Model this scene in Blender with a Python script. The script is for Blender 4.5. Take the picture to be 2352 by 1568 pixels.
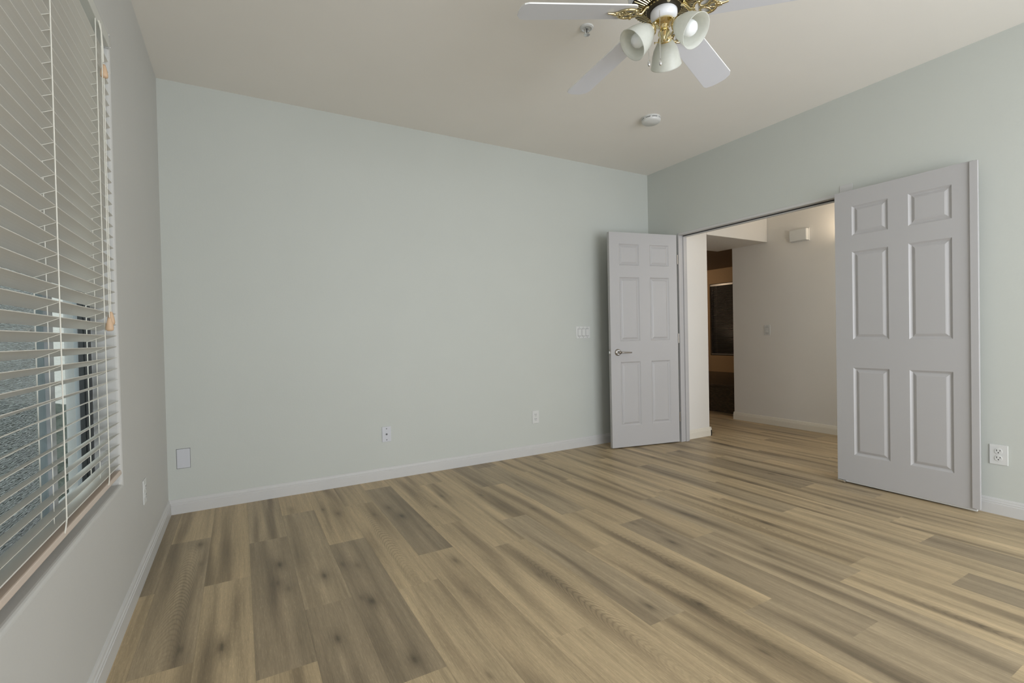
import bpy, bmesh, math, random
import numpy as np
from mathutils import Vector, Matrix, noise
random.seed(7)
rng = np.random.default_rng(11)
PI = math.pi
S = bpy.context.scene
for o in list(bpy.data.objects): bpy.data.objects.remove(o)
COL = S.collection

# ------------------------------------------------------------ camera
W, H = 4.0885, 2.672          # right wall x, ceiling z; left wall x=0, back wall y=0
YR = -5.2                     # rear wall
f_px, yaw, pitch, roll = 1104.56, -.515119, -.012551, -.021115
cp = Vector((.405262, -3.614985, 1.06))
fw = Vector((-math.sin(yaw)*math.cos(pitch), math.cos(yaw)*math.cos(pitch), math.sin(pitch)))
r0 = Vector((math.cos(yaw), math.sin(yaw), 0)); u0 = r0.cross(fw)
rr = math.cos(roll)*r0 + math.sin(roll)*u0; uu = -math.sin(roll)*r0 + math.cos(roll)*u0
cd = bpy.data.cameras.new('camera'); cam = bpy.data.objects.new('camera', cd); COL.objects.link(cam)
m = Matrix((rr, uu, -fw)).transposed().to_4x4(); m.translation = cp
cam.matrix_world = m
cd.sensor_width = 36; cd.lens = f_px/2352*36; cd.clip_start = .02
S.camera = cam

# ------------------------------------------------------------ world, lights, exposure
S.view_settings.view_transform = 'Standard'; S.view_settings.look = 'None'
S.view_settings.gamma = 1; S.view_settings.use_curve_mapping = False
S.view_settings.exposure = -0.13
wd = bpy.data.worlds.new('world'); S.world = wd; wd.use_nodes = True
bg = wd.node_tree.nodes['Background']; bg.inputs[0].default_value = (.98, .99, 1, 1); bg.inputs[1].default_value = 1.5

def area(name, loc, direction, sx, sy, power, col):
    l = bpy.data.lights.new(name, 'AREA'); l.shape = 'RECTANGLE'; l.size = sx; l.size_y = sy
    l.energy = power; l.color = col
    o = bpy.data.objects.new(name, l); COL.objects.link(o); o.location = loc
    o.rotation_euler = Vector(direction).to_track_quat('-Z', 'Y').to_euler()
    return o
def point(name, loc, power, col, rad=.05):
    l = bpy.data.lights.new(name, 'POINT'); l.energy = power; l.color = col; l.shadow_soft_size = rad
    o = bpy.data.objects.new(name, l); COL.objects.link(o); o.location = loc; return o
area('rear_fill_light', (2.3, YR-.25, 1.15), (0, 1, 0.22), 2.7, 2.1, 106, (.945, 1, 1.075))  # fill light added outside an invented opening behind the camera
area('rear_left_fill_light', (-.25, -4.35, 1.45), (1, .55, .1), 1.1, 1.5, 20, (.945, 1, 1.075))  # added fill through an unseen opening left of the camera
area('hall_end_fill_light', (4.95, -3.6, 1.5), (0, 1, 0), 1.0, 1.4, 8, (1, 1, 1))  # added fill shining in from the unseen hall end
area('hall_side_fill_light', (4.26, -2.45, 1.6), (1, .45, .05), .5, .9, 9, (1, .98, .95))  # unseen fill added to brighten the long hall wall
point('hall_sconce_light', (5.44, -1.30, 1.93), 10, (1, .80, .58), .05)
point('bathroom_light', (6.3, 2.7, 1.95), 22, (1, .74, .5), .08)
sl = bpy.data.lights.new('sun', 'SUN'); sl.energy = 2.6; sl.angle = .02; sl.color = (1, .96, .9)
so = bpy.data.objects.new('sun', sl); COL.objects.link(so); so.rotation_euler = Vector((-.10, .72, -.62)).to_track_quat('-Z', 'Y').to_euler()

# ------------------------------------------------------------ materials
def mat(name, col, rough=.5, metal=0, bump=None, spec=.5, trans=0, coat=0):
    m = bpy.data.materials.new(name); m.use_nodes = True; nt = m.node_tree
    b = nt.nodes['Principled BSDF']
    b.inputs['Base Color'].default_value = (*col, 1); b.inputs['Roughness'].default_value = rough
    b.inputs['Metallic'].default_value = metal; b.inputs['Specular IOR Level'].default_value = spec
    if coat: b.inputs['Coat Weight'].default_value = coat
    tc = nt.nodes.new('ShaderNodeTexCoord')
    n = nt.nodes.new('ShaderNodeTexNoise')
    sc, st, dist = bump if bump else (40, .03, .0004)
    n.inputs['Scale'].default_value = sc; n.inputs['Detail'].default_value = 4
    nt.links.new(tc.outputs['Object'], n.inputs['Vector'])
    bp = nt.nodes.new('ShaderNodeBump'); bp.inputs['Strength'].default_value = st; bp.inputs['Distance'].default_value = dist
    nt.links.new(n.outputs['Fac'], bp.inputs['Height']); nt.links.new(bp.outputs[0], b.inputs['Normal'])
    # very light mottling of the paint itself
    mx = nt.nodes.new('ShaderNodeMix'); mx.data_type = 'RGBA'
    n2 = nt.nodes.new('ShaderNodeTexNoise'); n2.inputs['Scale'].default_value = 2.3; n2.inputs['Detail'].default_value = 3
    nt.links.new(tc.outputs['Object'], n2.inputs['Vector']); nt.links.new(n2.outputs['Fac'], mx.inputs[0])
    mx.inputs[6].default_value = (*[c*.975 for c in col], 1); mx.inputs[7].default_value = (*[min(1, c*1.025) for c in col], 1)
    nt.links.new(mx.outputs[2], b.inputs['Base Color'])
    return m
PEEL = (95, .22, .0016)
M = {}
M['wall_back'] = mat('pale_wall_paint', (.545, .565, .525), .6, bump=PEEL)
M['wall_left'] = mat('window_wall_paint', (.565, .56, .535), .6, bump=PEEL)
M['ceiling'] = mat('ceiling_paint', (.82, .79, .735), .8, bump=(70, .15, .001))
M['trim'] = mat('trim_paint', (.58, .575, .56), .4)
M['trim_warm'] = mat('hall_trim_paint', (.74, .70, .61), .4)
M['door'] = mat('door_paint', (.455, .447, .446), .38, bump=(30, .05, .0005))
M['hall'] = mat('hall_wall_paint', (.74, .72, .68), .6, bump=PEEL)
M['bath'] = mat('bathroom_warm_light_tint', (.36, .26, .15), .7, bump=PEEL)  # ochre cast of warm light painted into the wall colour
M['bath_ceiling'] = mat('bathroom_ceiling_unlit_tint', (.25, .19, .13), .8)  # darkness of the unlit ceiling painted in as brown
M['plastic'] = mat('white_plastic', (.66, .665, .645), .3)
M['plastic_face'] = mat('white_plate_plastic', (.58, .59, .62), .35)
M['dark'] = mat('dark_slot', (.02, .02, .02), .6)
M['screw'] = mat('plate_screw', (.12, .12, .12), .4, .6)
M['nickel'] = mat('satin_nickel', (.42, .39, .35), .28, 1)
M['chrome'] = mat('chrome', (.75, .75, .75), .12, 1)
M['brass'] = mat('polished_brass', (.74, .63, .37), .14, 1)
M['brass_dark'] = mat('antiqued_brass', (.05, .04, .025), .4, .5)
M['fan_white'] = mat('fan_white_enamel', (.78, .79, .82), .25)
M['blade'] = mat('fan_blade_finish', (.66, .67, .71), .35)
M['blade_edge'] = mat('fan_blade_edge', (.82, .82, .80), .35)
M['bulb'] = mat('bulb_glass', (.86, .88, .88), .15)
M['slat'] = mat('blind_slat', (.66, .64, .585), .38)
M['rail_wood'] = mat('blind_rail', (.62, .52, .44), .4)
M['cord'] = mat('blind_cord', (.78, .76, .68), .7)
M['tassel'] = mat('wooden_tassel', (.66, .46, .30), .5)
M['headrail'] = mat('blind_headrail', (.62, .62, .57), .4)
M['frame_dark'] = mat('window_frame_dark', (.03, .03, .03), .4)
M['frame'] = mat('window_frame', (.42, .44, .45), .4)
M['black_blind'] = mat('black_mini_blind', (.26, .26, .25), .25)
M['stucco'] = mat('outside_stucco', (.62, .62, .60), .9, bump=(30, .6, .01))
M['concrete'] = mat('outside_concrete', (.20, .20, .20), .9)
M['hedge'] = mat('outside_hedge', (.06, .075, .065), .8, bump=(12, 1, .05))

def frosted():
    m = bpy.data.materials.new('frosted_glass'); m.use_nodes = True; nt = m.node_tree
    b = nt.nodes['Principled BSDF']; b.inputs['Base Color'].default_value = (.84, .85, .80, 1)
    b.inputs['Roughness'].default_value = .35
    tr = nt.nodes.new('ShaderNodeBsdfTranslucent'); tr.inputs[0].default_value = (.88, .88, .84, 1)
    tp = nt.nodes.new('ShaderNodeBsdfTransparent'); tp.inputs[0].default_value = (.9, .93, .88, 1)
    mx = nt.nodes.new('ShaderNodeMixShader'); mx.inputs[0].default_value = .45
    m2 = nt.nodes.new('ShaderNodeMixShader')
    n = nt.nodes.new('ShaderNodeTexNoise'); n.inputs['Scale'].default_value = 9
    mp = nt.nodes.new('ShaderNodeMapRange'); mp.inputs[3].default_value = .08; mp.inputs[4].default_value = .2
    nt.links.new(n.outputs['Fac'], mp.inputs[0]); nt.links.new(mp.outputs[0], m2.inputs[0])
    out = nt.nodes['Material Output']
    nt.links.new(b.outputs[0], mx.inputs[1]); nt.links.new(tr.outputs[0], mx.inputs[2])
    nt.links.new(mx.outputs[0], m2.inputs[1]); nt.links.new(tp.outputs[0], m2.inputs[2])
    nt.links.new(m2.outputs[0], out.inputs[0]); return m
M['frosted'] = frosted()
def glass():
    m = bpy.data.materials.new('window_glass'); m.use_nodes = True; nt = m.node_tree
    nt.nodes.remove(nt.nodes['Principled BSDF'])
    g = nt.nodes.new('ShaderNodeBsdfGlossy'); g.inputs['Roughness'].default_value = .02
    t = nt.nodes.new('ShaderNodeBsdfTransparent'); t.inputs[0].default_value = (.88, .93, .93, 1)
    mx = nt.nodes.new('ShaderNodeMixShader')
    mx.inputs[0].default_value = .06; nt.links.new(t.outputs[0], mx.inputs[1]); nt.links.new(g.outputs[0], mx.inputs[2])
    nt.links.new(mx.outputs[0], nt.nodes['Material Output'].inputs[0]); return m
M['glass'] = glass()
def screen():
    m = bpy.data.materials.new('insect_screen'); m.use_nodes = True; nt = m.node_tree
    b = pb = nt.nodes['Principled BSDF']; b.inputs['Base Color'].default_value = (.75, .75, .73, 1); b.inputs['Roughness'].default_value = .35
    b.inputs['Metallic'].default_value = .5
    tp = nt.nodes.new('ShaderNodeBsdfTransparent')
    tc = nt.nodes.new('ShaderNodeTexCoord'); mp = nt.nodes.new('ShaderNodeMapping'); mp.inputs['Scale'].default_value = (1, 2.2, 17)
    mp.inputs['Rotation'].default_value = (.10, 0, 0)
    w = nt.nodes.new('ShaderNodeTexWave'); w.bands_direction = 'Z'; w.inputs['Scale'].default_value = 6.0
    w.inputs['Distortion'].default_value = 9; w.inputs['Detail'].default_value = 2.5; w.inputs['Detail Scale'].default_value = 1.6
    tl = nt.nodes.new('ShaderNodeBsdfTranslucent'); tl.inputs[0].default_value = (.7, .7, .68, 1)
    ms = nt.nodes.new('ShaderNodeMixShader'); ms.inputs[0].default_value = .5
    nt.links.new(b.outputs[0], ms.inputs[1]); nt.links.new(tl.outputs[0], ms.inputs[2]); b = ms
    r = nt.nodes.new('ShaderNodeMapRange'); r.inputs[1].default_value = .1; r.inputs[2].default_value = .9; r.inputs[3].default_value = .55; r.inputs[4].default_value = .9
    cm = nt.nodes.new('ShaderNodeMapRange'); cm.inputs[1].default_value = .35; cm.inputs[2].default_value = .8; cm.inputs[3].default_value = .10; cm.inputs[4].default_value = .95
    nt.links.new(w.outputs['Fac'], cm.inputs[0]); nt.links.new(cm.outputs[0], pb.inputs['Base Color']); nt.links.new(cm.outputs[0], tl.inputs[0])
    mx = nt.nodes.new('ShaderNodeMixShader')
    nt.links.new(tc.outputs['Object'], mp.inputs[0]); nt.links.new(mp.outputs[0], w.inputs[0]); nt.links.new(w.outputs['Fac'], r.inputs[0])
    nt.links.new(r.outputs[0], mx.inputs[0]); nt.links.new(tp.outputs[0], mx.inputs[1]); nt.links.new(b.outputs[0], mx.inputs[2])
    nt.links.new(mx.outputs[0], nt.nodes['Material Output'].inputs[0]); return m
M['screen'] = screen()
def granite():
    m = bpy.data.materials.new('speckled_tub_surround'); m.use_nodes = True; nt = m.node_tree
    b = nt.nodes['Principled BSDF']; b.inputs['Roughness'].default_value = .4
    v = nt.nodes.new('ShaderNodeTexVoronoi'); v.inputs['Scale'].default_value = 60
    cr = nt.nodes.new('ShaderNodeValToRGB'); e = cr.color_ramp.elements
    e[0].position = 0; e[0].color = (.16, .11, .06, 1); e[1].position = .5; e[1].color = (.04, .03, .02, 1)
    nt.links.new(v.outputs['Distance'], cr.inputs[0]); nt.links.new(cr.outputs[0], b.inputs['Base Color']); return m
M['granite'] = granite()

def wood_floor():
    m = bpy.data.materials.new('oak_plank_floor'); m.use_nodes = True; nt = m.node_tree; L = nt.links
    N = lambda t: nt.nodes.new(t)
    b = nt.nodes['Principled BSDF']; b.inputs['Specular IOR Level'].default_value = .32
    at = N('ShaderNodeAttribute'); at.attribute_name = 'wood'
    uv = N('ShaderNodeAttribute'); uv.attribute_name = 'pl'      # x: 0..1 across, y: metres along, z: seed
    rg = N('ShaderNodeAttribute'); rg.attribute_name = 'ring'    # x: ring field, y: weight
    def noise_(scale, vecscale, detail=5, rough=.6):
        mp = N('ShaderNodeMapping'); mp.inputs['Scale'].default_value = vecscale
        n = N('ShaderNodeTexNoise'); n.inputs['Scale'].default_value = scale; n.inputs['Detail'].default_value = detail; n.inputs['Roughness'].default_value = rough
        L.new(uv.outputs['Vector'], mp.inputs[0]); L.new(mp.outputs[0], n.inputs['Vector']); return n
    fine = noise_(1, (60, 16, 13), 6, .75)      # fine pores
    mid = noise_(1, (9, 1.6, 17), 5, .6)     # grain streaks
    fleck = noise_(1, (80, 42, 11), 3, .6)
    def ramp(src, a, bb, lo, hi):
        r = N('ShaderNodeMapRange'); r.inputs[1].default_value = a; r.inputs[2].default_value = bb
        r.inputs[3].default_value = lo; r.inputs[4].default_value = hi; L.new(src, r.inputs[0]); return r.outputs[0]
    def mul(a, b_):
        x = N('ShaderNodeMath'); x.operation = 'MULTIPLY'; L.new(a, x.inputs[0]); L.new(b_, x.inputs[1]); return x.outputs[0]
    f1 = ramp(fine.outputs['Fac'], .25, .75, .76, 1.20)
    f2 = ramp(mid.outputs['Fac'], .28, .72, .80, 1.15)
    f3 = ramp(fleck.outputs['Fac'], .56, .78, 1, 1.35)
    fac = mul(mul(f1, f2), f3)
    # cathedral rings
    sep = N('ShaderNodeSeparateXYZ'); L.new(rg.outputs['Vector'], sep.inputs[0])
    sn = N('ShaderNodeMath'); sn.operation = 'SINE'; L.new(sep.outputs['X'], sn.inputs[0])
    rr_ = ramp(sn.outputs[0], .0, 1, 0, .30)
    rw = mul(rr_, sep.outputs['Y'])
    inv = N('ShaderNodeMath'); inv.operation = 'SUBTRACT'; inv.inputs[0].default_value = 1; L.new(rw, inv.inputs[1])
    fac = mul(fac, inv.outputs[0])
    # seams
    su = N('ShaderNodeSeparateXYZ'); L.new(uv.outputs['Vector'], su.inputs[0])
    pp = N('ShaderNodeMath'); pp.operation = 'PINGPONG'; pp.inputs[1].default_value = .5; L.new(su.outputs['X'], pp.inputs[0])
    seam = ramp(pp.outputs[0], 0.0, .012, .80, 1)
    fac = mul(fac, seam)
    vm = N('ShaderNodeVectorMath'); vm.operation = 'SCALE'; L.new(at.outputs['Color'], vm.inputs[0]); L.new(fac, vm.inputs['Scale'])
    L.new(vm.outputs[0], b.inputs['Base Color'])
    L.new(ramp(fine.outputs['Fac'], .2, .8, .36, .52), b.inputs['Roughness'])
    bp = N('ShaderNodeBump'); bp.inputs['Strength'].default_value = .35; bp.inputs['Distance'].default_value = .0006
    L.new(fine.outputs['Fac'], bp.inputs['Height']); L.new(bp.outputs[0], b.inputs['Normal'])
    return m
M['floor'] = wood_floor()

# ------------------------------------------------------------ helpers
def tag(o, label=None, cat=None, group=None, kind=None):
    if label: o['label'] = label
    if cat: o['category'] = cat
    if group: o['group'] = group
    if kind: o['kind'] = kind
    return o
def thing(name, label, cat, loc=(0, 0, 0), group=None, kind=None):
    o = bpy.data.objects.new(name, None); o.empty_display_size = .05; COL.objects.link(o); o.location = loc
    return tag(o, label, cat, group, kind)
def obj(name, bm, material, parent=None, smooth=False, bevel=0, segs=2, auto=None):
    bmesh.ops.recalc_face_normals(bm, faces=bm.faces)
    me = bpy.data.meshes.new(name); bm.to_mesh(me); bm.free()
    mats = material if isinstance(material, (list, tuple)) else [material]
    for x in mats: me.materials.append(M[x] if isinstance(x, str) else x)
    o = bpy.data.objects.new(name, me); COL.objects.link(o)
    if parent is not None:
        o.parent = parent; o.matrix_parent_inverse = Matrix.Translation(parent_origin(parent)).inverted()
    if smooth: me.polygons.foreach_set('use_smooth', [True]*len(me.polygons))
    if bevel:
        b = o.modifiers.new('bevel', 'BEVEL'); b.width = bevel; b.segments = segs; b.limit_method = 'ANGLE'; b.angle_limit = math.radians(40)
    if smooth and auto: 
        e = o.modifiers.new('split', 'EDGE_SPLIT'); e.split_angle = math.radians(auto)
    return o
def parent_origin(p):
    # geometry is given in world coordinates: a thing's Empty carries a translation, its parts sit at identity
    return p.location if p.parent is None else Vector((0, 0, 0))
def box(bm, x0, x1, y0, y1, z0, z1, T=None, mi=0):
    vs = [bm.verts.new(Vector(p) if T is None else T @ Vector(p)) for p in
          [(x0,y0,z0),(x1,y0,z0),(x1,y1,z0),(x0,y1,z0),(x0,y0,z1),(x1,y0,z1),(x1,y1,z1),(x0,y1,z1)]]
    for q in [(0,3,2,1),(4,5,6,7),(0,1,5,4),(1,2,6,5),(2,3,7,6),(3,0,4,7)]:
        f = bm.faces.new([vs[i] for i in q]); f.material_index = mi
    return bm
def nb(): return bmesh.new()
def frame_from(d):
    d = Vector(d).normalized(); a = Vector((0, 0, 1)) if abs(d.z) < .95 else Vector((1, 0, 0))
    u = d.cross(a).normalized(); v = d.cross(u); return d, u, v
def lathe(bm, prof, origin=(0, 0, 0), axis=(0, 0, 1), n=32, cap=True, mod=None):
    """prof: list of (radius, height along axis)"""
    o = Vector(origin); d, u, v = frame_from(axis); rings = []
    for r, h in prof:
        ring = []
        for i in range(n):
            a = 2*PI*i/n; k = mod(a, r, h) if mod else 1
            ring.append(bm.verts.new(o + d*h + (u*math.cos(a) + v*math.sin(a))*max(r, 1e-4)*k))
        rings.append(ring)
    for A, B in zip(rings, rings[1:]):
        for i in range(n): bm.faces.new([A[i], A[(i+1) % n], B[(i+1) % n], B[i]])
    if cap:
        bm.faces.new(rings[0][::-1]); bm.faces.new(rings[-1])
    return bm
def tube(bm, pts, r, n=10, closed=False, flat=1.0, up=None):
    pts = [Vector(p) for p in pts]; K = len(pts); rings = []
    for i, p in enumerate(pts):
        a = pts[(i-1) % K] if (closed or i > 0) else p; b = pts[(i+1) % K] if (closed or i < K-1) else p
        d = (b-a).normalized()
        if up is not None:
            v = Vector(up); u = d.cross(v).normalized(); v = u.cross(d).normalized()
        else: d, u, v = frame_from(d)
        rad = r(i/(K-1)) if callable(r) else r
        rings.append([bm.verts.new(p + u*math.cos(2*PI*k/n)*rad + v*math.sin(2*PI*k/n)*rad*flat) for k in range(n)])
    prs = list(zip(rings, rings[1:])) + ([(rings[-1], rings[0])] if closed else [])
    for A, B in prs:
        for k in range(n): bm.faces.new([A[k], A[(k+1) % n], B[(k+1) % n], B[k]])
    if not closed: bm.faces.new(rings[0][::-1]); bm.faces.new(rings[-1])
    return bm
def cells(bm, plane, t, A, B, holes, to):
    """solid slab with holes: A,B are sorted breakpoints, holes set of (i,j) cells; to(a,b,depth)->xyz; depth 0..t"""
    V = {}
    def v(i, j, k):
        if (i, j, k) not in V: V[(i, j, k)] = bm.verts.new(to(A[i], B[j], t*k))
        return V[(i, j, k)]
    solid = lambda i, j: 0 <= i < len(A)-1 and 0 <= j < len(B)-1 and (i, j) not in holes
    for i in range(len(A)-1):
        for j in range(len(B)-1):
            if not solid(i, j): continue
            bm.faces.new([v(i,j,0), v(i+1,j,0), v(i+1,j+1,0), v(i,j+1,0)])
            bm.faces.new([v(i,j,1), v(i,j+1,1), v(i+1,j+1,1), v(i+1,j,1)])
            if not solid(i-1, j): bm.faces.new([v(i,j,0), v(i,j+1,0), v(i,j+1,1), v(i,j,1)])
            if not solid(i+1, j): bm.faces.new([v(i+1,j,0), v(i+1,j,1), v(i+1,j+1,1), v(i+1,j+1,0)])
            if not solid(i, j-1): bm.faces.new([v(i,j,0), v(i,j,1), v(i+1,j,1), v(i+1,j,0)])
            if not solid(i, j+1): bm.faces.new([v(i,j+1,0), v(i+1,j+1,0), v(i+1,j+1,1), v(i,j+1,1)])
    return bm
def sweep(bm, prof, p0, p1, nrm, up=(0, 0, 1)):
    p0, p1, nrm, up = Vector(p0), Vector(p1), Vector(nrm), Vector(up)
    a = [bm.verts.new(p0 + nrm*x + up*z) for x, z in prof]; b = [bm.verts.new(p1 + nrm*x + up*z) for x, z in prof]
    n = len(prof)
    for i in range(n): bm.faces.new([a[i], a[(i+1) % n], b[(i+1) % n], b[i]])
    bm.faces.new(a[::-1]); bm.faces.new(b); return bm
def struct(name, bm, m, label, cat, parent=None, **k):
    o = obj(name, bm, m, parent, **k)
    return tag(o, label, cat, kind='structure')

# ------------------------------------------------------------ floor (plank boards, one mesh)
PW, X0 = .1785, .424
dark = (.335, .265, .172); tan = (.485, .375, .228); gray = (.405, .320, .205); warm = (.485, .378, .232)
offs = {-3: .065, -2: -.54, -1: -1.145, 0: -.75, 1: -.405, 2: -.997, 3: -.45, 4: -.188, 5: -1.06, 6: -.30, 7: -1.18, 8: -.58,
        9: -1.30, 10: -.42, 11: -.76, 12: -1.37, 13: -.15, 14: -.45, 15: -.79, 16: -.21, 17: -1.18, 18: -.6, 19: -.95}
LP = 1.168
spec = {(0, -.75): dark, (1, -1.57): dark, (2, -.997): dark, (4, -.188): dark, (10, -1.588): dark, (14, -2.786): dark,
        (16, -2.546): dark, (15, -.79): gray, (1, -.405): gray, (-2, -.54): gray, (3, -1.618): warm, (0, -1.918): tan, (3, -.45): tan,
        (-3, .065): dark, (-1, -1.145): warm, (2, .171): tan, (15, -1.958): warm}
cath = {(-2, -.54): 1.0, (6, -1.468): 1.0, (3, -.45): .9, (2, .171): .3, (8, -1.748): .5, (12, -2.538): .7, (9, -1.30): .6, (13, -1.32): .7, (5, .1): .5}
knots = [(.544, -1.095, .9), (.525, -1.28, .5), (.56, -1.36, .5), (.709, -1.322, .9), (.325, -1.665, 1), (.845, -1.646, .9), (.80, -1.25, .5), (.86, -1.30, .5), (.68, -1.829, .8), (.88, -2.078, .8),
         (1.76, -2.257, .8), (1.938, -2.347, .8), (1.19, -.62, .6), (1.22, -.8, .9), (2.28, -1.9, .8), (2.33, -2.1, .5), (2.9, -2.0, .7), (1.05, -2.55, .9), (1.27, -1.5, .7), (.9, -.55, .6), (.2, -.62, .8), (3.0, -1.6, .6), (2.6, -2.2, .6), (.66, -.35, .8)]
def planks():
    xs_all, faces, colr, plv, ring = [], [], [], [], []
    base = 0
    nx = 19
    for r in range(-3, 41):
        xa = X0 + r*PW; xb = xa + PW
        if xb < -.1 or xa > 7.7: continue
        off = offs.get(r, -(r*.47 % LP)); y = off
        while y < 3.6: y += LP
        while y > YR:
            y1 = y - LP
            key = min(spec, key=lambda q: (q[0] != r)*99 + abs(q[1]-y)); c0 = spec[key] if (key[0] == r and abs(key[1]-y) < .12) else None
            rs = np.random.default_rng(abs(hash((r*131 + int(round(y*50)))))%100000)
            if c0 is None:
                q = rs.random(); c0 = tan if q < .5 else (warm if q < .78 else (gray if q < .93 else dark))
                jit = .93 + .13*rs.random(); c0 = tuple(c*jit for c in c0)
            ck = min(cath, key=lambda q: (q[0] != r)*99 + abs(q[1]-y)); cw = cath[ck] if (ck[0] == r and abs(ck[1]-y) < .12) else 0
            yt, yb = min(y, 3.6), max(y1, YR)
            if yt - yb > .01:
                ny = max(2, int((yt-yb)/.015)) if xa < 4.2 and yt < .3 else max(2, int((yt-yb)/.08))
                U = np.linspace(0, 1, nx); Y = np.linspace(yt, yb, ny)
                uu_, yy = np.meshgrid(U, Y)
                X = xa + uu_*PW
                # dark smoky bands running along the board
                isdark = sum(c0) < .85
                val = np.zeros_like(uu_); cores = []
                for _ in range(3):
                    uc = rs.random(); wdt = .06 + .16*rs.random(); yc = yt - rs.random()*(yt-yb); ln = .22 + .5*rs.random()
                    wob = .06*np.sin(yy*5 + rs.random()*6)
                    val += (.5 if isdark else 1)*(.20 + .30*rs.random())*np.exp(-((uu_-uc-wob)/wdt)**2)*np.exp(-((yy-yc)/ln)**2)
                    if not isdark and rs.random() < .30 or isdark and rs.random() < .45:
                        cores.append((xa + min(max(uc, .08), .92)*PW, yc, .5 + .5*rs.random()))
                lightb = .09*np.exp(-((uu_-rs.random())/.16)**2)*(1 - .5*np.sin(yy*2+r))
                # mottling
                sd = float(rs.random()*50)
                mot = np.array([[noise.noise(Vector((a*2.2, b*3.0, sd))) for a, b in zip(ra, rb)] for ra, rb in zip(uu_, yy)])
                mot2 = np.array([[noise.noise(Vector((a*4.5, b*1.1, sd+9))) for a, b in zip(ra, rb)] for ra, rb in zip(uu_, yy)])
                k = 1 - np.clip(val, 0, .45) + lightb + .10*mot + .14*mot2
                kn = np.zeros_like(k)
                for (kx, ky, ks) in knots:
                    if xa - .001 <= kx <= xb and yb <= ky <= yt:
                        d2 = ((X-kx)/.030)**2 + ((yy-ky)/.075)**2
                        kn += ks*(.34*np.exp(-d2) )
                for (kx, ky, ks) in knots: cores.append((kx, ky, ks)) if (xa <= kx <= xb and yb <= ky <= yt) else None
                for (kx, ky, ks) in cores:
                    kn += ks*.42*np.exp(-(((X-kx)/.0085)**2 + ((yy-ky)/.024)**2)) + ks*.12*np.exp(-(((X-kx)/.016)**2 + ((yy-ky)/.07)**2))
                k = k*(1 - np.clip(kn, 0, .72))
                sh = np.clip(val*1.2 + .5*np.clip(mot2, 0, 1), 0, 1)
                C = np.stack([c0[0]*k, c0[1]*k*(1 - .02*sh), c0[2]*k*(1 - .02*sh), np.ones_like(k)], -1)
                # cathedral field
                uc = .45 + .15*rs.random()
                fy = (yy - (yt+yb)/2)
                F = 190*fy + 330*((uu_-uc)**2) + 7*mot + 5*mot2
                wgt = np.clip(cw*np.exp(-((uu_-uc)/.34)**2)*np.exp(-(fy/.42)**2), 0, 1)
                xs_all.append(np.stack([X, yy, np.zeros_like(X)], -1).reshape(-1, 3))
                colr.append(C.reshape(-1, 4))
                plv.append(np.stack([uu_, yy, np.full_like(uu_, r*.618 + round(y, 2)*3.1)], -1).reshape(-1, 3))
                ring.append(np.stack([F, wgt, np.zeros_like(F)], -1).reshape(-1, 3))
                ii, jj = np.meshgrid(np.arange(ny-1), np.arange(nx-1), indexing='ij')
                a = base + ii*nx + jj
                faces.append(np.stack([a, a+nx, a+nx+1, a+1], -1).reshape(-1, 4))
                base += nx*ny
            y = y1
    V = np.concatenate(xs_all); Fc = np.concatenate(faces)
    me = bpy.data.meshes.new('floor')
    me.vertices.add(len(V)); me.vertices.foreach_set('co', V.astype(np.float32).ravel())
    me.loops.add(Fc.size); me.loops.foreach_set('vertex_index', Fc.astype(np.int32).ravel())
    me.polygons.add(len(Fc)); me.polygons.foreach_set('loop_start', (np.arange(len(Fc))*4).astype(np.int32))
    try: me.polygons.foreach_set('loop_total', np.full(len(Fc), 4, np.int32))
    except Exception: pass
    me.update(calc_edges=True)
    at = me.color_attributes.new('wood', 'FLOAT_COLOR', 'POINT'); at.data.foreach_set('color', np.concatenate(colr).astype(np.float32).ravel())
    for nme, arr in (('pl', plv), ('ring', ring)):
        at = me.attributes.new(nme, 'FLOAT_VECTOR', 'POINT'); at.data.foreach_set('vector', np.concatenate(arr).astype(np.float32).ravel())
    me.materials.append(M['floor'])
    o = bpy.data.objects.new('floor', me); COL.objects.link(o)
    return tag(o, 'grey tan oak look plank floor running from the room into the hall', 'floor', kind='structure')
planks()

# ------------------------------------------------------------ shell
WX0, WX1, WZ0, WZ1 = -3.05, -1.262, .520, 2.236    # window opening in y and z
struct('wall_left', cells(nb(), 0, .16, [YR-.12, -4.9, -3.8, WX0, WX1, .12], [-.02, WZ0, .7, 2.2, WZ1, H+.02],
       {(3, 1), (3, 2), (3, 3), (1, 2)}, lambda a, b, d: (-d, a, b)), 'wall_left',
       'off white wall holding the window with white blinds', 'wall', bevel=.012, segs=4)
struct('wall_back', box(nb(), 0, W+.1, 0, .12, -.02, H+.02), 'wall_back', 'large bare pale wall across from the camera', 'wall')
OY0, OY1, OZ = -1.815, -.372, 2.005                  # rough opening in the right wall
struct('wall_right', cells(nb(), 0, .105, [YR-.12, OY0, OY1, 0], [0, OZ, H+.02], {(1, 0)}, lambda a, b, d: (W+d, a, b)), 'wall_back',
       'pale wall on the right with the double door opening', 'wall')
struct('ceiling', box(nb(), -.16, 7.8, YR-.12, .7, H, H+.12), 'ceiling', 'flat beige grey ceiling above the fan', 'ceiling')
struct('wall_rear', cells(nb(), 0, .12, [0, .9, 3.7, W], [0, 2.15, H], {(1, 0)}, lambda a, b, d: (a, YR-d, b)), 'wall_back',
       'pale wall behind the camera with a wide opening added for the rear fill light', 'wall')

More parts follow.
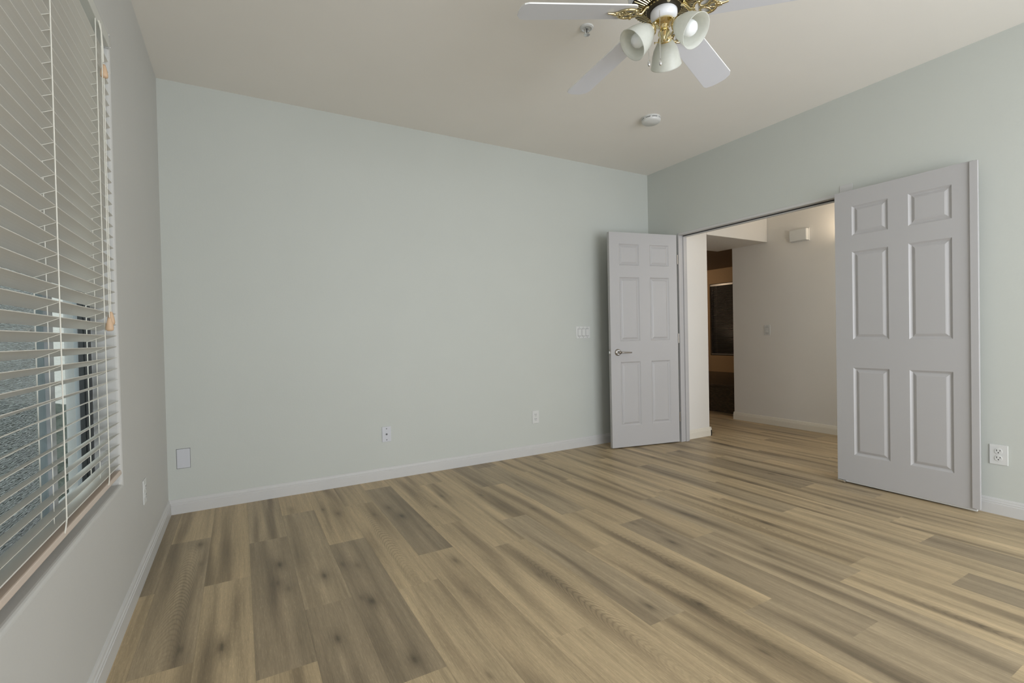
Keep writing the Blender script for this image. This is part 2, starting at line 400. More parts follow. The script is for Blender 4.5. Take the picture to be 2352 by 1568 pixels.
BASE = [(0, 0), (.014, 0), (.014, .058), (.0115, .061), (.0115, .068), (.008, .072), (.007, .080), (.003, .088), (0, .089)]
struct('baseboard_back', sweep(nb(), BASE, (0, 0, 0), (W, 0, 0), (0, -1, 0)), 'trim', 'white baseboard along the large bare wall', 'baseboard')
struct('baseboard_left', sweep(nb(), BASE, (0, YR, 0), (0, 0, 0), (1, 0, 0)), 'trim', 'white grooved baseboard under the window', 'baseboard')
struct('baseboard_right', sweep(nb(), BASE, (W, OY0-.02, 0), (W, YR, 0), (-1, 0, 0)), 'trim', 'white baseboard right of and behind the right door leaf', 'baseboard')
struct('baseboard_corner', sweep(nb(), BASE, (W, 0, 0), (W, OY1+.01, 0), (-1, 0, 0)), 'trim', 'short white baseboard behind the left door leaf', 'baseboard')

# door jamb: two side boards, a head board and the stop strips
JY0, JY1, JZ = -1.795, -.392, 1.984
jb = thing('trim_1', 'white door jamb and head lining the double door opening', 'door frame', (W, JY1, 0), kind='structure')
obj('side_jamb', box(nb(), W-.004, W+.110, JY1, OY1, 0, OZ), 'door', jb, bevel=.002)
obj('side_jamb', box(nb(), W-.004, W+.110, OY0, JY0, 0, OZ), 'door', jb, bevel=.002)
obj('head_jamb', box(nb(), W-.004, W+.110, JY0, JY1, JZ, OZ), 'trim', jb, bevel=.002)
obj('door_stop', box(nb(), W+.052, W+.085, JY1-.011, JY1, 0, JZ), 'door', jb, bevel=.002)
obj('door_stop', box(nb(), W+.052, W+.085, JY0, JY0+.011, 0, JZ), 'door', jb, bevel=.002)
obj('door_stop', box(nb(), W+.052, W+.085, JY0+.011, JY1-.011, JZ-.013, JZ), 'trim', jb, bevel=.002)
obj('head_gap_shade', box(nb(), W+.044, W+.0515, JY0+.011, JY1-.011, JZ-.007, JZ), 'dark', jb)['label'] = 'dark strip painting the shade of the head gap'  # dark box painted in for the shaded groove beside the stop
tag(obj('trim_2', box(nb(), W-.004, W, -1.895, -1.815, 1.995, 2.055), 'trim', bevel=.001), 'small flat white plate on the wall above the hinge side of right door leaf', 'wall plate', kind='structure')

# ------------------------------------------------------------ doors
def molded_leaf(T, w, z0, z1, t, mirror=False):
    """six panel moulded leaf; local u 0..w along the leaf, n out of the face (0 face, -t back)"""
    bm = nb()
    us = [0, .090, .300, .415, .625, w] if not mirror else [0, .105, .312, .418, .627, w]
    zs = [z0, .204, .795, .985, 1.574, 1.682, 1.879, z1]
    prof = [(0, 0), (.007, -.006), (.013, -.0095), (.017, -.0095), (.028, -.0035), (.034, -.0015)]
    for side in (0, 1):
        sg = 1 if side == 0 else -1; base = 0 if side == 0 else -t
        P = lambda u, z, n: T @ Vector((u, base + sg*n, z))
        for i in range(5):
            for j in range(7):
                u0_, u1_, a, b = us[i], us[i+1], zs[j], zs[j+1]
                if i in (1, 3) and j in (1, 3, 5):
                    prev = None
                    for ins, dep in prof:
                        ring = [bm.verts.new(P(*q, dep)) for q in [(u0_+ins, a+ins), (u1_-ins, a+ins), (u1_-ins, b-ins), (u0_+ins, b-ins)]]
                        if prev:
                            for k in range(4): bm.faces.new([prev[k], prev[(k+1) % 4], ring[(k+1) % 4], ring[k]])
                        prev = ring
                    bm.faces.new(prev)
                else:
                    bm.faces.new([bm.verts.new(P(*q, 0)) for q in [(u0_, a), (u1_, a), (u1_, b), (u0_, b)]])
    Q = lambda u, n, z: T @ Vector((u, n, z))
    for q in ([(0,0,z0),(0,-t,z0),(0,-t,z1),(0,0,z1)], [(w,0,z0),(w,0,z1),(w,-t,z1),(w,-t,z0)],
              [(0,0,z0),(w,0,z0),(w,-t,z0),(0,-t,z0)], [(0,0,z1),(0,-t,z1),(w,-t,z1),(w,0,z1)]):
        bm.faces.new([bm.verts.new(Q(*p)) for p in q])
    bmesh.ops.remove_doubles(bm, verts=bm.verts, dist=1e-5)
    return bm
def hinge(T, z, parent):
    bm = nb(); lathe(bm, [(.006, -.045), (.006, .045)], T @ Vector((-.006, .004, z)), (0, 0, 1), 12)
    box(bm, -.0035, -.0005, -.03, .003, z-.044, z+.044, T)
    obj('hinge', bm, 'chrome' if 0 else 'nickel', parent)
# left leaf: hinge side at the jamb, swung into the room toward the bare wall
hl = Vector((4.055, -.392, 0)); ul = (Vector((3.338, -.247, 0)) - hl).normalized()
nl = Vector((ul.y, -ul.x, 0)); nl = nl if nl.y < 0 else -nl
TL = Matrix(((ul.x, nl.x, 0, hl.x), (ul.y, nl.y, 0, hl.y), (0, 0, 1, 0), (0, 0, 0, 1)))
wl = .725
d1 = thing('door_1', 'white six panel door leaf with a lever handle, swung toward the bare wall', 'door', hl, kind='structure')
obj('door_panel', molded_leaf(TL, wl, .010, 1.984, .035), 'door', d1)
for z in (.25, 1.0, 1.75): hinge(TL, z, d1)
lk = obj('lever_handle', (lambda bm: (lathe(bm, [(.0, 0), (.030, .0), (.031, .004), (.029, .009), (.017, .011), (.014, .013), (.012, .045), (.013, .050), (.0, .052)], TL @ Vector((.655, 0, .885)), nl, 28, cap=False),
      tube(bm, [TL @ Vector((.655 - .012 - s*.105, .044 + .006*math.sin(s*3), .885 - .004*s)) for s in [i/8 for i in range(9)]], lambda s: .0095 - .002*s, 10, flat=.75, up=(0,0,1)), bm)[-1])(nb()), 'nickel', d1, smooth=True)
obj('key_disc', lathe(nb(), [(.0, 0), (.020, 0), (.021, .003), (.0, .003)], TL @ Vector((.655, .011, .885)), nl, 24, cap=False), 'chrome', lk)
bm = nb(); box(bm, wl, wl+.0015, -.030, -.006, .855, .915, TL); lp = obj('latch_plate', bm, 'nickel', d1)
bm = nb(); box(bm, wl+.0015, wl+.009, -.024, -.012, .872, .897, TL); obj('latch_bolt', bm, 'chrome', lp, bevel=.002)
# right leaf: folded back against the wall, with an overlapping astragal on its free edge
xr = 4.002
TR = Matrix(((0, -1, 0, xr), (-1, 0, 0, -1.822), (0, 0, 1, 0), (0, 0, 0, 1)))
d2 = thing('door_2', 'white six panel door leaf with astragal strip, folded flat against the right wall', 'door', (xr, -1.822, 0), kind='structure')
obj('door_panel', molded_leaf(TR, .722, .020, 1.986, .035, True), 'door', d2)
bm = nb(); box(bm, .706, .744, -.004, .010, .026, 1.982, TR); obj('astragal', bm, 'door', d2, bevel=.003)
bm = nb(); box(bm, .010, .722, -.028, -.010, .0085, .0195, TR); obj('bottom_sweep', bm, 'plastic', d2)
bm = nb(); box(bm, .000, .048, -.012, .006, .005, .0185, TR); box(bm, .040, .052, -.006, .009, .003, .014, TR); obj('bottom_hinge', bm, 'chrome', d2, bevel=.002)
for z in (.25, 1.0, 1.75):
    bm = nb(); lathe(bm, [(.006, -.045), (.006, .045)], (xr+.045, -1.812, z), (0, 0, 1), 12); obj('hinge', bm, 'nickel', d2)

# ------------------------------------------------------------ hall
HX0, SY, SX, FX, FY = W+.105, -.345, 4.55, 5.56, .10
struct('wall_hall_stub', box(nb(), HX0, SX, SY, SY+.13, 0, H), 'hall', 'short hall wall just beyond the door jamb', 'wall', bevel=.006)
struct('wall_hall_header', box(nb(), SX, FX, SY, .30, 2.04, H), 'hall', 'dropped header above the passage to the dark bathroom', 'wall', bevel=.004)
struct('wall_hall_far', box(nb(), FX, FX+.12, -4.4, FY, 0, H), 'hall', 'long hall wall with the chime box and switch', 'wall', bevel=.006)
struct('wall_hall_inner', box(nb(), SX-.12, SX, SY+.13, 3.5, 0, H), 'hall', 'side wall of the passage behind the short hall wall', 'wall')
struct('wall_hall_end', cells(nb(), 0, .12, [HX0, 4.45, 5.4, FX], [0, .8, 2.2, H], {(1, 1)}, lambda a, b, d: (a, -3.3-d, b)), 'hall', 'end wall of the hall, hidden behind the right door leaf', 'wall')
struct('baseboard_hall_stub', (lambda bm: (sweep(bm, BASE, (HX0, SY, 0), (SX+.014, SY, 0), (0, -1, 0)), sweep(bm, BASE, (SX, SY-.014, 0), (SX, 3.5, 0), (1, 0, 0)), bm)[-1])(nb()), 'trim_warm', 'cream baseboard wrapping the short hall wall', 'baseboard')
struct('baseboard_hall_far', sweep(nb(), BASE, (FX, FY+.005, 0), (FX, -3.3, 0), (-1, 0, 0)), 'trim_warm', 'cream baseboard along the long hall wall', 'baseboard')

# bathroom seen through the gap
BX = 7.6
struct('wall_bathroom', cells(nb(), 0, .12, [FY-.1, 1.32, 2.02, 2.10, 2.9, 3.6], [0, .64, 1.88, 2.4], {(1, 1), (3, 1)}, lambda a, b, d: (BX+d, a, b)), 'bath', 'bathroom wall around the dark blinds, tan from painted-in warm light', 'wall')
struct('wall_bathroom_end', box(nb(), SX-.12, BX+.12, 3.5, 3.62, 0, 2.4), 'bath', 'end wall of the bathroom, tan from painted-in warm light', 'wall')
struct('wall_bathroom_side', box(nb(), FX+.12, BX+.12, -.12, .0, 0, 2.4), 'bath', 'side wall behind the long hall wall, tan from painted-in warm light', 'wall')
struct('ceiling_bathroom', box(nb(), SX-.12, BX+.12, .30, 3.62, 2.13, 2.25), 'bath_ceiling', 'ceiling of the bathroom, painted brown to stand for its lack of light', 'ceiling')
for k, (a, b) in enumerate([(1.32, 2.02), (2.10, 2.9)]):
    w_ = thing('window_%d' % (k+2), 'dark framed bathroom window behind black mini blinds, ' + ('nearer the long hall wall' if k == 0 else 'nearer the short hall wall'), 'window', (BX, (a+b)/2, .64), kind='structure')
    bm = nb()
    for q in [(a, a+.03, .64, 1.88), (b-.03, b, .64, 1.88), (a+.03, b-.03, .64, .67), (a+.03, b-.03, 1.85, 1.88)]: box(bm, BX+.04, BX+.08, q[0], q[1], q[2], q[3])
    obj('window_frame', bm, 'frame_dark', w_)
    obj('pane', box(nb(), BX+.058, BX+.062, a+.03, b-.03, .67, 1.85), 'dark', w_)
    bl = thing('mini_blind', 'black mini blind with thin slats in the bathroom, ' + ('right of the two' if k == 0 else 'left of the two'), 'blind', (BX, (a+b)/2, .64), group=None)
    bm = nb(); z = .69
    while z < 1.83:
        T = Matrix.Translation((BX+.018, 0, z)) @ Matrix.Rotation(math.radians(18), 4, 'Y')
        box(bm, -.0125, .0125, a+.012, b-.012, -.0005, .0005, T); z += .0215
    obj('slats', bm, 'black_blind', bl)
    obj('headrail', box(nb(), BX+.004, BX+.034, a+.006, b-.006, 1.84, 1.872), 'black_blind', bl, bevel=.002)
    obj('bottom_rail', box(nb(), BX+.008, BX+.030, a+.010, b-.010, .655, .672), 'black_blind', bl, bevel=.002)
    bm = nb()
    for yy_ in (a+.13, b-.13): tube(bm, [(BX+.004, yy_, .67), (BX+.004, yy_, 1.85)], .0012, 6)
    obj('ladder_cord', bm, 'black_blind', bl)
tb = thing('tub_surround', 'dark speckled low tub deck beneath the black bathroom blinds', 'bathtub', (6.7, 1.8, 0))
obj('tub_front', box(nb(), 5.86, BX-.003, .002, 3.498, 0, .335), 'granite', tb)
obj('deck', box(nb(), 5.83, BX-.003, .002, 3.498, .335, .36), 'granite', tb, bevel=.005)

# hall fittings
ch = thing('door_chime', 'white door chime box high on the long hall wall', 'door chime', (FX, -.71, 2.05))
obj('cover', box(nb(), FX-.055, FX, -.80, -.62, 1.985, 2.105), 'plastic', ch, bevel=.008, segs=3)
obj('back_plate', box(nb(), FX-.012, FX, -.805, -.615, 1.98, 2.11), 'plastic', ch, bevel=.002)
sc_ = thing('wall_sconce', 'small lit white wall lamp mostly hidden behind right door leaf', 'wall lamp', (FX, -1.27, 1.83))
obj('back_plate', lathe(nb(), [(.055, 0), (.055, .012), (.04, .02), (.0, .021)], (FX, -1.27, 1.83), (-1, 0, 0), 24, cap=False), 'plastic', sc_, smooth=True)
obj('arm', tube(nb(), [(FX-.015, -1.27, 1.83), (FX-.08, -1.27, 1.81), (FX-.12, -1.27, 1.84)], .008), 'brass', sc_, smooth=True)
obj('shade', lathe(nb(), [(.02, 0), (.04, .02), (.055, .07), (.065, .11), (.062, .11), (.052, .07), (.037, .022), (.02, .004)], (FX-.12, -1.27, 1.84), (0, 0, 1), 28, cap=False), 'frosted', sc_, smooth=True)

def switch_plate(name, label, T, gangs, cat='light switch'):
    t = thing(name, label, cat, T.translation)
    w = .046*gangs + .026
    obj('cover_plate', box(nb(), -w/2, w/2, 0, .005, -.057, .057, T), 'plastic', t, bevel=.003)
    for g in range(gangs):
        c = (g-(gangs-1)/2)*.046
        bm = nb(); box(bm, c-.0175, c+.0175, .0045, .0052, -.035, .035, T); obj('rocker_gap', bm, 'dark', t)
        bm = nb(); box(bm, c-.0160, c+.0160, .005, .0085, -.0325, .0325, T); obj('rocker', bm, 'plastic', t, bevel=.0015)
        for z in (-.0475, .0475): obj('screw', lathe(nb(), [(.0028, 0), (.0028, .001)], T @ Vector((c, .005, z)), T.to_3x3() @ Vector((0, 1, 0)), 10), 'screw', t)
    return t
def plateT(pos, nrm):
    n = Vector(nrm); u = Vector((0, 0, 1)).cross(n)
    return Matrix(((u.x, n.x, 0, pos[0]), (u.y, n.y, 0, pos[1]), (0, 0, 1, pos[2]), (0, 0, 0, 1)))
switch_plate('light_switch', 'white three gang rocker switch plate left of the left door leaf', plateT((3.222, 0, 1.075), (0, -1, 0)), 3)
switch_plate('light_switch', 'white single rocker switch on the long hall wall', plateT((FX, -.33, 1.06), (-1, 0, 0)), 1)
def outlet(label, T, wide=.070):
    t = thing('wall_outlet', label, 'outlet', T.translation)
    obj('cover_plate', box(nb(), -wide/2, wide/2, 0, .005, -.056, .056, T), 'plastic', t, bevel=.0025)
    for z in (-.0195, .0195):
        bm = nb(); n = T.to_3x3() @ Vector((0, 1, 0))
        lathe(bm, [(.0165, 0), (.0165, .0025), (.0155, .003)], T @ Vector((0, .0045, z)), n, 24, mod=lambda a, r, h: 1)
        rc = obj('receptacle', bm, 'plastic', t)
        bm = nb()
        box(bm, -.0085, -.0055, .0068, .0078, z+.000, z+.0095, T); box(bm, .0055, .0085, .0068, .0078, z+.001, z+.009, T)
        lathe(bm, [(.0030, 0), (.0030, .001)], T @ Vector((0, .0068, z-.0075)), n, 10)
        obj('slots', bm, 'dark', rc)
    return t
outlet('white duplex outlet low on the bare wall, between cable plate and left door', plateT((2.675, 0, .332), (0, -1, 0)))
outlet('white duplex outlet low on the right wall beside the folded door leaf', plateT((W, -2.615, .335), (-1, 0, 0)), .078)
outlet('white duplex outlet on the window wall, seen nearly edge on, near the corner', plateT((0, -.82, .37), (1, 0, 0)))
t = thing('cable_plate', 'white cable jack plate with dark screws low on the bare wall', 'wall plate', (1.349, 0, .338))
T = plateT((1.349, 0, .338), (0, -1, 0))
obj('cover_plate', box(nb(), -.034, .034, 0, .006, -.057, .057, T), 'plastic_face', t, bevel=.002)
for z in (-.042, .042): obj('screw', lathe(nb(), [(.0042, 0), (.0042, .0015)], T @ Vector((0, .006, z)), (0, -1, 0), 12), 'screw', t)
obj('cable_jack', lathe(nb(), [(.007, 0), (.007, .003), (.0045, .003), (.0045, .009), (.002, .009)], T @ Vector((0, .006, 0)), (0, -1, 0), 12), 'screw', t)
t = thing('blank_plate', 'white blank cover plate low on the bare wall near the window corner', 'wall plate', (.083, 0, .338))
T = plateT((.083, 0, .338), (0, -1, 0))
obj('cover_plate', box(nb(), -.035, .035, 0, .006, -.060, .060, T), 'plastic_face', t, bevel=.003)
for z in (-.042, .042): obj('screw', lathe(nb(), [(.0032, 0), (.0032, .0012)], T @ Vector((0, .006, z)), (0, -1, 0), 12), 'plastic_face', t)
obj('painted_edge_shadow', box(nb(), -.0365, .0365, 0, .0012, -.0615, .0615, T), 'screw', t)  # dark sheet painted as the shadow line around the plate

# ------------------------------------------------------------ ceiling fittings
t = thing('smoke_detector', 'round white smoke detector on the ceiling toward the corner', 'smoke detector', (3.14, -.975, H))
sx_, sy_ = 3.135, -.985
obj('base', lathe(nb(), [(.068, 0), (.070, .010), (.066, .012)], (sx_, sy_, H), (0, 0, -1), 40), 'plastic', t, smooth=True, auto=40)
obj('vent_gap', lathe(nb(), [(.060, .011), (.060, .018)], (sx_, sy_, H), (0, 0, -1), 40), 'dark', t)
for k in range(8):
    bm = nb(); a = k*PI/4; p = Vector((sx_+math.cos(a)*.062, sy_+math.sin(a)*.062, H-.0145)); box(bm, -.006, .006, -.006, .006, -.0045, .0045, Matrix.Translation(p) @ Matrix.Rotation(a, 4, 'Z'))
    obj('vent_rib', bm, 'plastic', t)
obj('cover', lathe(nb(), [(.067, .017), (.070, .020), (.068, .032), (.058, .040), (.0, .043)], (sx_, sy_, H), (0, 0, -1), 40), 'plastic', t, smooth=True, auto=50)
kx, ky = 2.035, -1.605
t = thing('fire_sprinkler', 'small chrome sprinkler head on the ceiling left of the fan', 'sprinkler', (kx, ky, H))
obj('escutcheon', lathe(nb(), [(.036, 0), (.034, .006), (.026, .009), (.0235, .003), (.0, .002)], (kx, ky, H), (0, 0, -1), 32), 'plastic', t, smooth=True, auto=40)
bm = nb()
for s in (-1, 1): tube(bm, [(kx+s*.007, ky, H-.004), (kx+s*.013, ky, H-.018), (kx+s*.010, ky, H-.032), (kx, ky, H-.038)], .0024, 8)
obj('frame_arms', bm, 'chrome', t, smooth=True)
obj('bulb', lathe(nb(), [(.0, .004), (.0028, .006), (.0028, .032), (.0, .034)], (kx, ky, H), (0, 0, -1), 10, cap=False), 'dark', t)
obj('deflector', lathe(nb(), [(.0, .037), (.016, .038), (.016, .0395), (.0, .0405)], (kx, ky, H), (0, 0, -1), 18, cap=False, mod=lambda a, r, h: 1+.12*math.cos(9*a)), 'chrome', t)

# ------------------------------------------------------------ ceiling fan
cx, cy, cz = 1.882, -2.268, 2.3145
fan = thing('ceiling_fan', 'white and brass ceiling fan with five blades and frosted glass lamp shades', 'ceiling fan', (cx, cy, H))
L_ = lambda prof, **k: lathe(nb(), [(r, z) for r, z in prof], (cx, cy, 0), (0, 0, 1), k.pop('n', 48), **k)
obj('canopy', L_([(.0, H), (.078, H), (.080, H-.012), (.066, H-.045), (.040, H-.060), (.016, H-.064), (.0, H-.064)], cap=False), 'fan_white', fan, smooth=True, auto=40)
obj('downrod', L_([(.013, H-.07), (.013, 2.50)], n=20), 'brass', fan, smooth=True, auto=40)
obj('motor_housing', L_([(.0, 2.512), (.035, 2.510), (.050, 2.498), (.100, 2.480), (.128, 2.450), (.135, 2.412), (.134, 2.380), (.128, 2.356), (.118, 2.346), (.0, 2.346)], cap=False), 'fan_white', fan, smooth=True, auto=50)
obj('motor_band', L_([(.1352, 2.398), (.1385, 2.401), (.1385, 2.421), (.1350, 2.424)], cap=False), 'brass', fan, smooth=True)
obj('vent_ring', L_([(.124, 2.3475), (.119, 2.342), (.072, 2.331), (.060, 2.331)], cap=False), 'brass_dark', fan, smooth=True)
bm = nb()
for k in range(54):
    a = 2*PI*k/54; d = Vector((math.cos(a), math.sin(a), 0)); o_ = Vector((cx, cy, 0))
    tube(bm, [o_+d*.121+Vector((0, 0, 2.343)), o_+d*.074+Vector((0, 0, 2.330))], .0019, 5)
obj('vent_fins', bm, 'brass', fan)
obj('flywheel', L_([(.0, 2.336), (.062, 2.336), (.068, 2.331), (.066, 2.320), (.056, 2.316), (.0, 2.316)], cap=False), 'brass_dark', fan, smooth=True, auto=30)
bm = nb()
for k in range(30):
    a = 2*PI*k/30; d = Vector((math.cos(a), math.sin(a), 0)); p = Vector((cx, cy, 2.3255))+d*.0665
    box(bm, -.0015, .0015, -.0048, .0048, -.0052, .0052, Matrix.Translation(p) @ Matrix.Rotation(a, 4, 'Z'))
obj('filigree_band', bm, 'brass', fan)
obj('switch_housing', L_([(.0, 2.318), (.046, 2.318), (.051, 2.312), (.051, 2.300), (.046, 2.284), (.036, 2.276), (.0, 2.275)], cap=False), 'fan_white', fan, smooth=True, auto=50)
obj('fitter', L_([(.0, 2.278), (.038, 2.277), (.040, 2.270), (.032, 2.264), (.020, 2.258), (.017, 2.245), (.022, 2.236), (.024, 2.228), (.018, 2.220), (.012, 2.214), (.010, 2.206), (.006, 2.200), (.0, 2.197)], cap=False, n=32), 'brass', fan, smooth=True, auto=50)

R_, droop, pit = .567, .1025, .1804
phi0 = 2.8148
def blade_pt(a, r, s, dz=0):
    d = Vector((math.cos(a), math.sin(a), 0)); n = Vector((-d.y, d.x, 0))
    return Vector((cx, cy, cz)) + d*r + n*s*math.cos(pit) + Vector((0, 0, -math.sin(pit)*s - droop*r + dz))
def make_blade(k):
    a = phi0 - k*2*PI/5
    hw = lambda r: .0531 + (.0651-.0531)*r/R_
    out = []   # outline (r, s)
    r1, r2 = .125, R_
    out += [(r1+.022, hw(r1)), (r2-.012, hw(r2))]
    for q in [(r2+.004, .058), (r2+.014, .030), (r2+.016, 0), (r2+.014, -.030), (r2+.002, -.054)]: out.append(q)
    out += [(r2-.020, -hw(r2)), (r1+.022, -hw(r1))]
    for i in range(1, 5): t_ = i/5*PI/2; out.append((r1+.022-.022*math.sin(t_), -hw(r1)+.022*(1-math.cos(t_))))
    out.append((r1, -.02)); out.append((r1, .02))
    for i in range(1, 5): t_ = PI/2-i/5*PI/2; out.append((r1+.022-.022*math.sin(t_), hw(r1)-.022*(1-math.cos(t_))))
    bm = nb()
    lo = [bm.verts.new(blade_pt(a, r, s, -.003)) for r, s in out]; hi = [bm.verts.new(blade_pt(a, r, s, .003)) for r, s in out]
    bm.faces.new(lo); bm.faces.new(hi[::-1]); n = len(out)
    for i in range(n):
        f = bm.faces.new([lo[i], lo[(i+1) % n], hi[(i+1) % n], hi[i]]); f.material_index = 1
    b = obj('blade', bm, ['blade', 'blade_edge'], fan, bevel=.0012)
    bm = nb()
    D = -.0085
    arm = [Vector((cx, cy, 2.327)) + Vector((math.cos(a), math.sin(a), 0))*.062]
    arm += [Vector((cx, cy, 2.321)) + Vector((math.cos(a), math.sin(a), 0))*.078, blade_pt(a, .098, 0, D-.002), blade_pt(a, .115, 0, D)]
    tube(bm, arm, lambda s: .0085-.002*s, 10)
    def loop(c_r, c_s, ar, as_, rot=0, n=22, rad=.0036, egg=.0):
        pts = []
        for i in range(n):
            t_ = 2*PI*i/n; x = math.cos(t_)*ar*(1+egg*math.sin(t_)); y = math.sin(t_)*as_
            pts.append(blade_pt(a, c_r + x*math.cos(rot)-y*math.sin(rot), c_s + x*math.sin(rot)+y*math.cos(rot), D))
        tube(bm, pts, rad, 8, closed=True)
    loop(.150, 0, .042, .036, rad=.0046)
    loop(.150, .019, .020, .013, .5); loop(.150, -.019, .020, .013, -.5)
    loop(.185, 0, .022, .011)
    tube(bm, [blade_pt(a, .185, 0, D), blade_pt(a, .215, 0, D), blade_pt(a, .232, 0, D+.002)], lambda s: .006-.003*s, 8)
    for q in ((.13, .030), (.13, -.030), (.205, 0)):
        lathe(bm, [(.006, 0), (.005, .003), (.0, .004)], blade_pt(a, q[0], q[1], D-.004), (0, 0, -1), 10)
        tube(bm, [blade_pt(a, q[0], q[1], D), blade_pt(a, q[0], q[1], -.003)], .003, 6)
    obj('blade_iron', bm, 'brass', fan, smooth=True, auto=60)
for k in range(5): make_blade(k)
# lamp arms, sockets, shades and bulbs
for k, az in enumerate((-80, 160, 40)):
    a = math.radians(az); d = Vector((math.cos(a), math.sin(a), 0)); o_ = Vector((cx, cy, 0))
    ax = (d*.075 + Vector((0, 0, -.066))).normalized()
    nk = o_ + d*.052 + Vector((0, 0, 2.246))
    P0 = o_ + d*.012 + Vector((0, 0, 2.252))
    pts = [P0, o_+d*.022+Vector((0, 0, 2.266)), o_+d*.036+Vector((0, 0, 2.270)), o_+d*.048+Vector((0, 0, 2.262)), nk - ax*.004]
    obj('lamp_arm', tube(nb(), pts, .0065, 12), 'brass', fan, smooth=True)
    obj('lamp_holder', lathe(nb(), [(.0, -.010), (.012, -.009), (.022, -.002), (.027, .006), (.028, .014), (.026, .018), (.0, .018)], nk, ax, 28, cap=False), 'brass', fan, smooth=True, auto=50)
    ts = nk + ax*.014 + Vector((-d.y, d.x, 0))*.027
    bmt = nb(); tube(bmt, [ts, ts + Vector((-d.y, d.x, 0))*.014], .0022, 8); lathe(bmt, [(.0045, 0), (.0045, .003)], ts + Vector((-d.y, d.x, 0))*.012, Vector((-d.y, d.x, 0)), 10); obj('thumb_screw', bmt, 'brass', fan)
    prof = [(.024, .004), (.026, .012), (.034, .024), (.046, .045), (.053, .068), (.057, .090), (.0605, .106), (.062, .110), (.0600, .110), (.0545, .090), (.0505, .068), (.0435, .046), (.032, .027), (.023, .014)]
    shd = obj('lamp_shade', lathe(nb(), prof, nk, ax, 48, cap=False), 'frosted', fan, smooth=True)
    obj('light_bulb', lathe(nb(), [(.0, .018), (.012, .019), (.013, .034), (.018, .046), (.026, .060), (.029, .074), (.026, .088), (.017, .098), (.0, .102)], nk, ax, 28, cap=False), 'bulb', shd, smooth=True)
def chain(off, z0, z1):
    p = Vector((cx, cy, 0)) + off
    bm = nb(); z = z0
    tube(bm, [p+Vector((0, 0, z0)), p+Vector((0, 0, z1))], .0009, 6)
    while z > z1:
        bmesh.ops.create_icosphere(bm, subdivisions=1, radius=.0016, matrix=Matrix.Translation(p+Vector((0, 0, z)))); z -= .0045
    c_ = obj('pull_chain', bm, 'chrome', fan)
    obj('chain_fob', lathe(nb(), [(.0, .006), (.0025, .004), (.0035, 0), (.0055, -.006), (.0055, -.014), (.0035, -.020), (.0, -.021)], p+Vector((0, 0, z1)), (0, 0, 1), 14, cap=False), 'chrome', c_, smooth=True)
rv = Vector((rr.x, rr.y, 0)).normalized()
fv = Vector((fw.x, fw.y, 0)).normalized()
chain(-rv*.067 - fv*.020, 2.262, 2.113); chain(-rv*.033 - fv*.052, 2.285, 2.098)

# ------------------------------------------------------------ window and venetian blind
wn = thing('window_1', 'tall window in the left wall behind white venetian blinds', 'window', (-.09, (WX0+WX1)/2, WZ0), kind='structure')
a, b = WX0, WX1
bm = nb()
for q in [(a, a+.05, WZ0, WZ1), (b-.052, b, WZ0, WZ1), (a+.05, b-.052, WZ1-.05, WZ1)]: box(bm, -.12, -.068, *q)
obj('window_frame', bm, 'frame', wn, bevel=.002)
obj('sill_track', (lambda bm: (box(bm, -.12, -.064, a+.05, b-.052, WZ0, WZ0+.022), box(bm, -.078, -.072, a+.05, b-.052, WZ0+.022, WZ0+.040), bm)[-1])(nb()), 'frame_dark', wn, bevel=.001)
obj('gasket', box(nb(), -.104, -.070, b-.066, b-.052, WZ0+.022, WZ1-.05), 'frame_dark', wn)
ys = -1.72
obj('sash_stile', box(nb(), -.104, -.074, ys-.024, ys+.012, WZ0+.022, WZ1-.05), 'frame', wn, bevel=.002)
obj('pane', box(nb(), -.090, -.086, a+.05, ys-.024, WZ0+.022, WZ1-.05), 'glass', wn)
obj('pane', box(nb(), -.090, -.086, ys+.012, b-.066, WZ0+.022, WZ1-.05), 'glass', wn)
obj('insect_screen', box(nb(), -.1165, -.116, a+.05, ys+.02, WZ0+.022, WZ1-.05), 'screen', wn)

vb = thing('venetian_blind', 'white venetian blind of wide slats hanging in the left window', 'blind', (0, (a+b)/2, WZ1))
BY0, BY1 = a+.012, b-.010
tilt = math.radians(25)
bm = nb(); nsl = 0
zt = [1.921 + .0415*k for k in range(5, -32, -1)]
for i, zf in enumerate(zt):
    # curved slat: room edge at x=-.003 height zf, falls to the outside
    n = 6; top, bot = [], []
    for k in range(n+1):
        s = k/n; x = -.003 - s*.050*math.cos(tilt); z = zf - s*.050*math.sin(tilt) + .0018*math.sin(PI*s)
        top.append((x, z+.0009)); bot.append((x, z-.0009))
    prof = top + bot[::-1]
    y1 = BY1 - .002 - .004*random.random(); y0 = BY0
    sag = 0
    A = [bm.verts.new((x, y0, z)) for x, z in prof]; B = [bm.verts.new((x, y1, z)) for x, z in prof]; q = len(prof)
    for k in range(q): bm.faces.new([A[k], A[(k+1) % q], B[(k+1) % q], B[k]])
    bm.faces.new(A[::-1]); bm.faces.new(B)
obj('slats', bm, 'slat', vb)
obj('headrail', box(nb(), -.055, .002, BY0, BY1, 2.184, 2.226), 'headrail', vb, bevel=.002)
obj('headrail_cap', box(nb(), -.056, .006, BY1-.004, BY1+.003, 2.182, 2.227), 'chrome', vb, bevel=.001)
T = Matrix.Translation((-.026, 0, .566)) @ Matrix.Rotation(-tilt*.35, 4, 'Y')
obj('bottom_rail', box(nb(), -.026, .026, BY0, BY1-.004, -.0085, .0085, T), 'rail_wood', vb, bevel=.003)
T2 = Matrix.Translation((-.027, 0, .592)) @ Matrix.Rotation(-tilt*.75, 4, 'Y')
obj('stacked_slat', box(nb(), -.025, .025, BY0, BY1-.004, -.0014, .0014, T2), 'slat', vb)
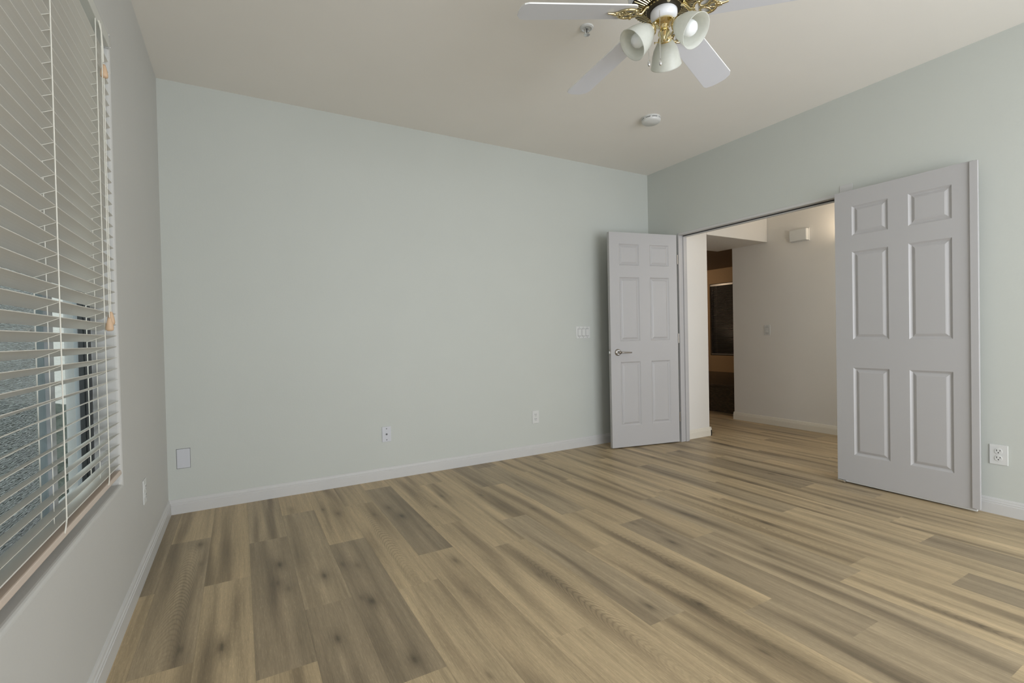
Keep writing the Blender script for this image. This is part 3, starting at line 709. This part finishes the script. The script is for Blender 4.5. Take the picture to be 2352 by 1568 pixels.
for ly in (-1.463, -1.941, -2.42, -2.88):
    fx, rx = -.001, -.003-.050*math.cos(tilt)-.002
    obj('front_ladder_cord', tube(nb(), [(fx, ly, 2.186), (fx, ly, .602), (fx+.001, ly-.012, .588), (fx, ly-.02, .572)], .0016, 6), 'cord', vb)
    obj('rear_ladder_cord', tube(nb(), [(rx, ly+.002, 2.186), (rx, ly+.002, .575)], .0016, 6), 'cord', vb)
    obj('lift_cord', tube(nb(), [(-.027, ly+.006, 2.186), (-.027, ly+.006, .58)], .0011, 6), 'cord', vb)
    bm = nb()
    for zf in zt: tube(bm, [(fx, ly, zf-.0020), (rx, ly+.002, zf-.0020-.050*math.sin(tilt))], .0009, 5)
    obj('ladder_rungs', bm, 'cord', vb)
cl = (-.001+.010, -1.44)
bm = nb(); tube(bm, [(.004, -1.44, 2.19), (.010, -1.437, 2.15), (.012, -1.434, 2.05)], .0022, 6); pc = obj('pull_cord', bm, 'cord', vb)
def tassel(p, par):
    obj('tassel', lathe(nb(), [(.0, .022), (.0045, .021), (.006, .014), (.0095, .000), (.0115, -.014), (.0105, -.022), (.006, -.025), (.0, -.025)], p, (0, 0, 1), 18, cap=False), 'tassel', par, smooth=True)
tassel((.013, -1.432, 2.022), pc)
for dx, dy, z in ((.012, -1.440, 1.152), (.014, -1.474, 1.130)):
    pc = obj('pull_cord', tube(nb(), [(.006, -1.425, 2.19), (dx, dy+.01, 2.10), (dx, dy+.004, 1.6), (dx, dy, z+.02)], .0014, 6), 'cord', vb)
    tassel((dx, dy, z), pc)

# ------------------------------------------------------------ outside
struct('ground', box(nb(), -14, -.16, -16, 10, -.30, -.22), 'concrete', 'grey paving outside the window', 'ground')
struct('wall_garden', box(nb(), -9, -.175, 2.2, 2.4, -.22, 3.2), 'stucco', 'pale sunlit stucco wall outside beyond the window', 'wall')
struct('wall_garden_side', box(nb(), -4.2, -4.0, -16, 2.2, -.22, 1.5), 'stucco', 'low pale garden wall outside the window', 'wall')
struct('sun_block_slab', box(nb(), -.16, W+.2, YR-3.6, YR-.12, 2.75, 2.87), 'ceiling', 'unseen slab added to block sun from the rear opening', 'light blocker')  # unseen slab added to keep sun patches off the floor
sh = nb()
bmesh.ops.create_icosphere(sh, subdivisions=5, radius=1, matrix=Matrix.Translation((-1.3, 1.2, .02)) @ Matrix.Diagonal((1.25, .7, .62, 1)))
for v in sh.verts:
    q = noise.noise(v.co*7)*.10 + noise.noise(v.co*19)*.06 + noise.noise(v.co*41)*.03
    v.co += (v.co - Vector((-1.3, 1.2, .02))).normalized()*q
tag(obj('garden_shrub', sh, 'hedge'), 'dark low shrub outside, glimpsed between the blind slats', 'shrub')
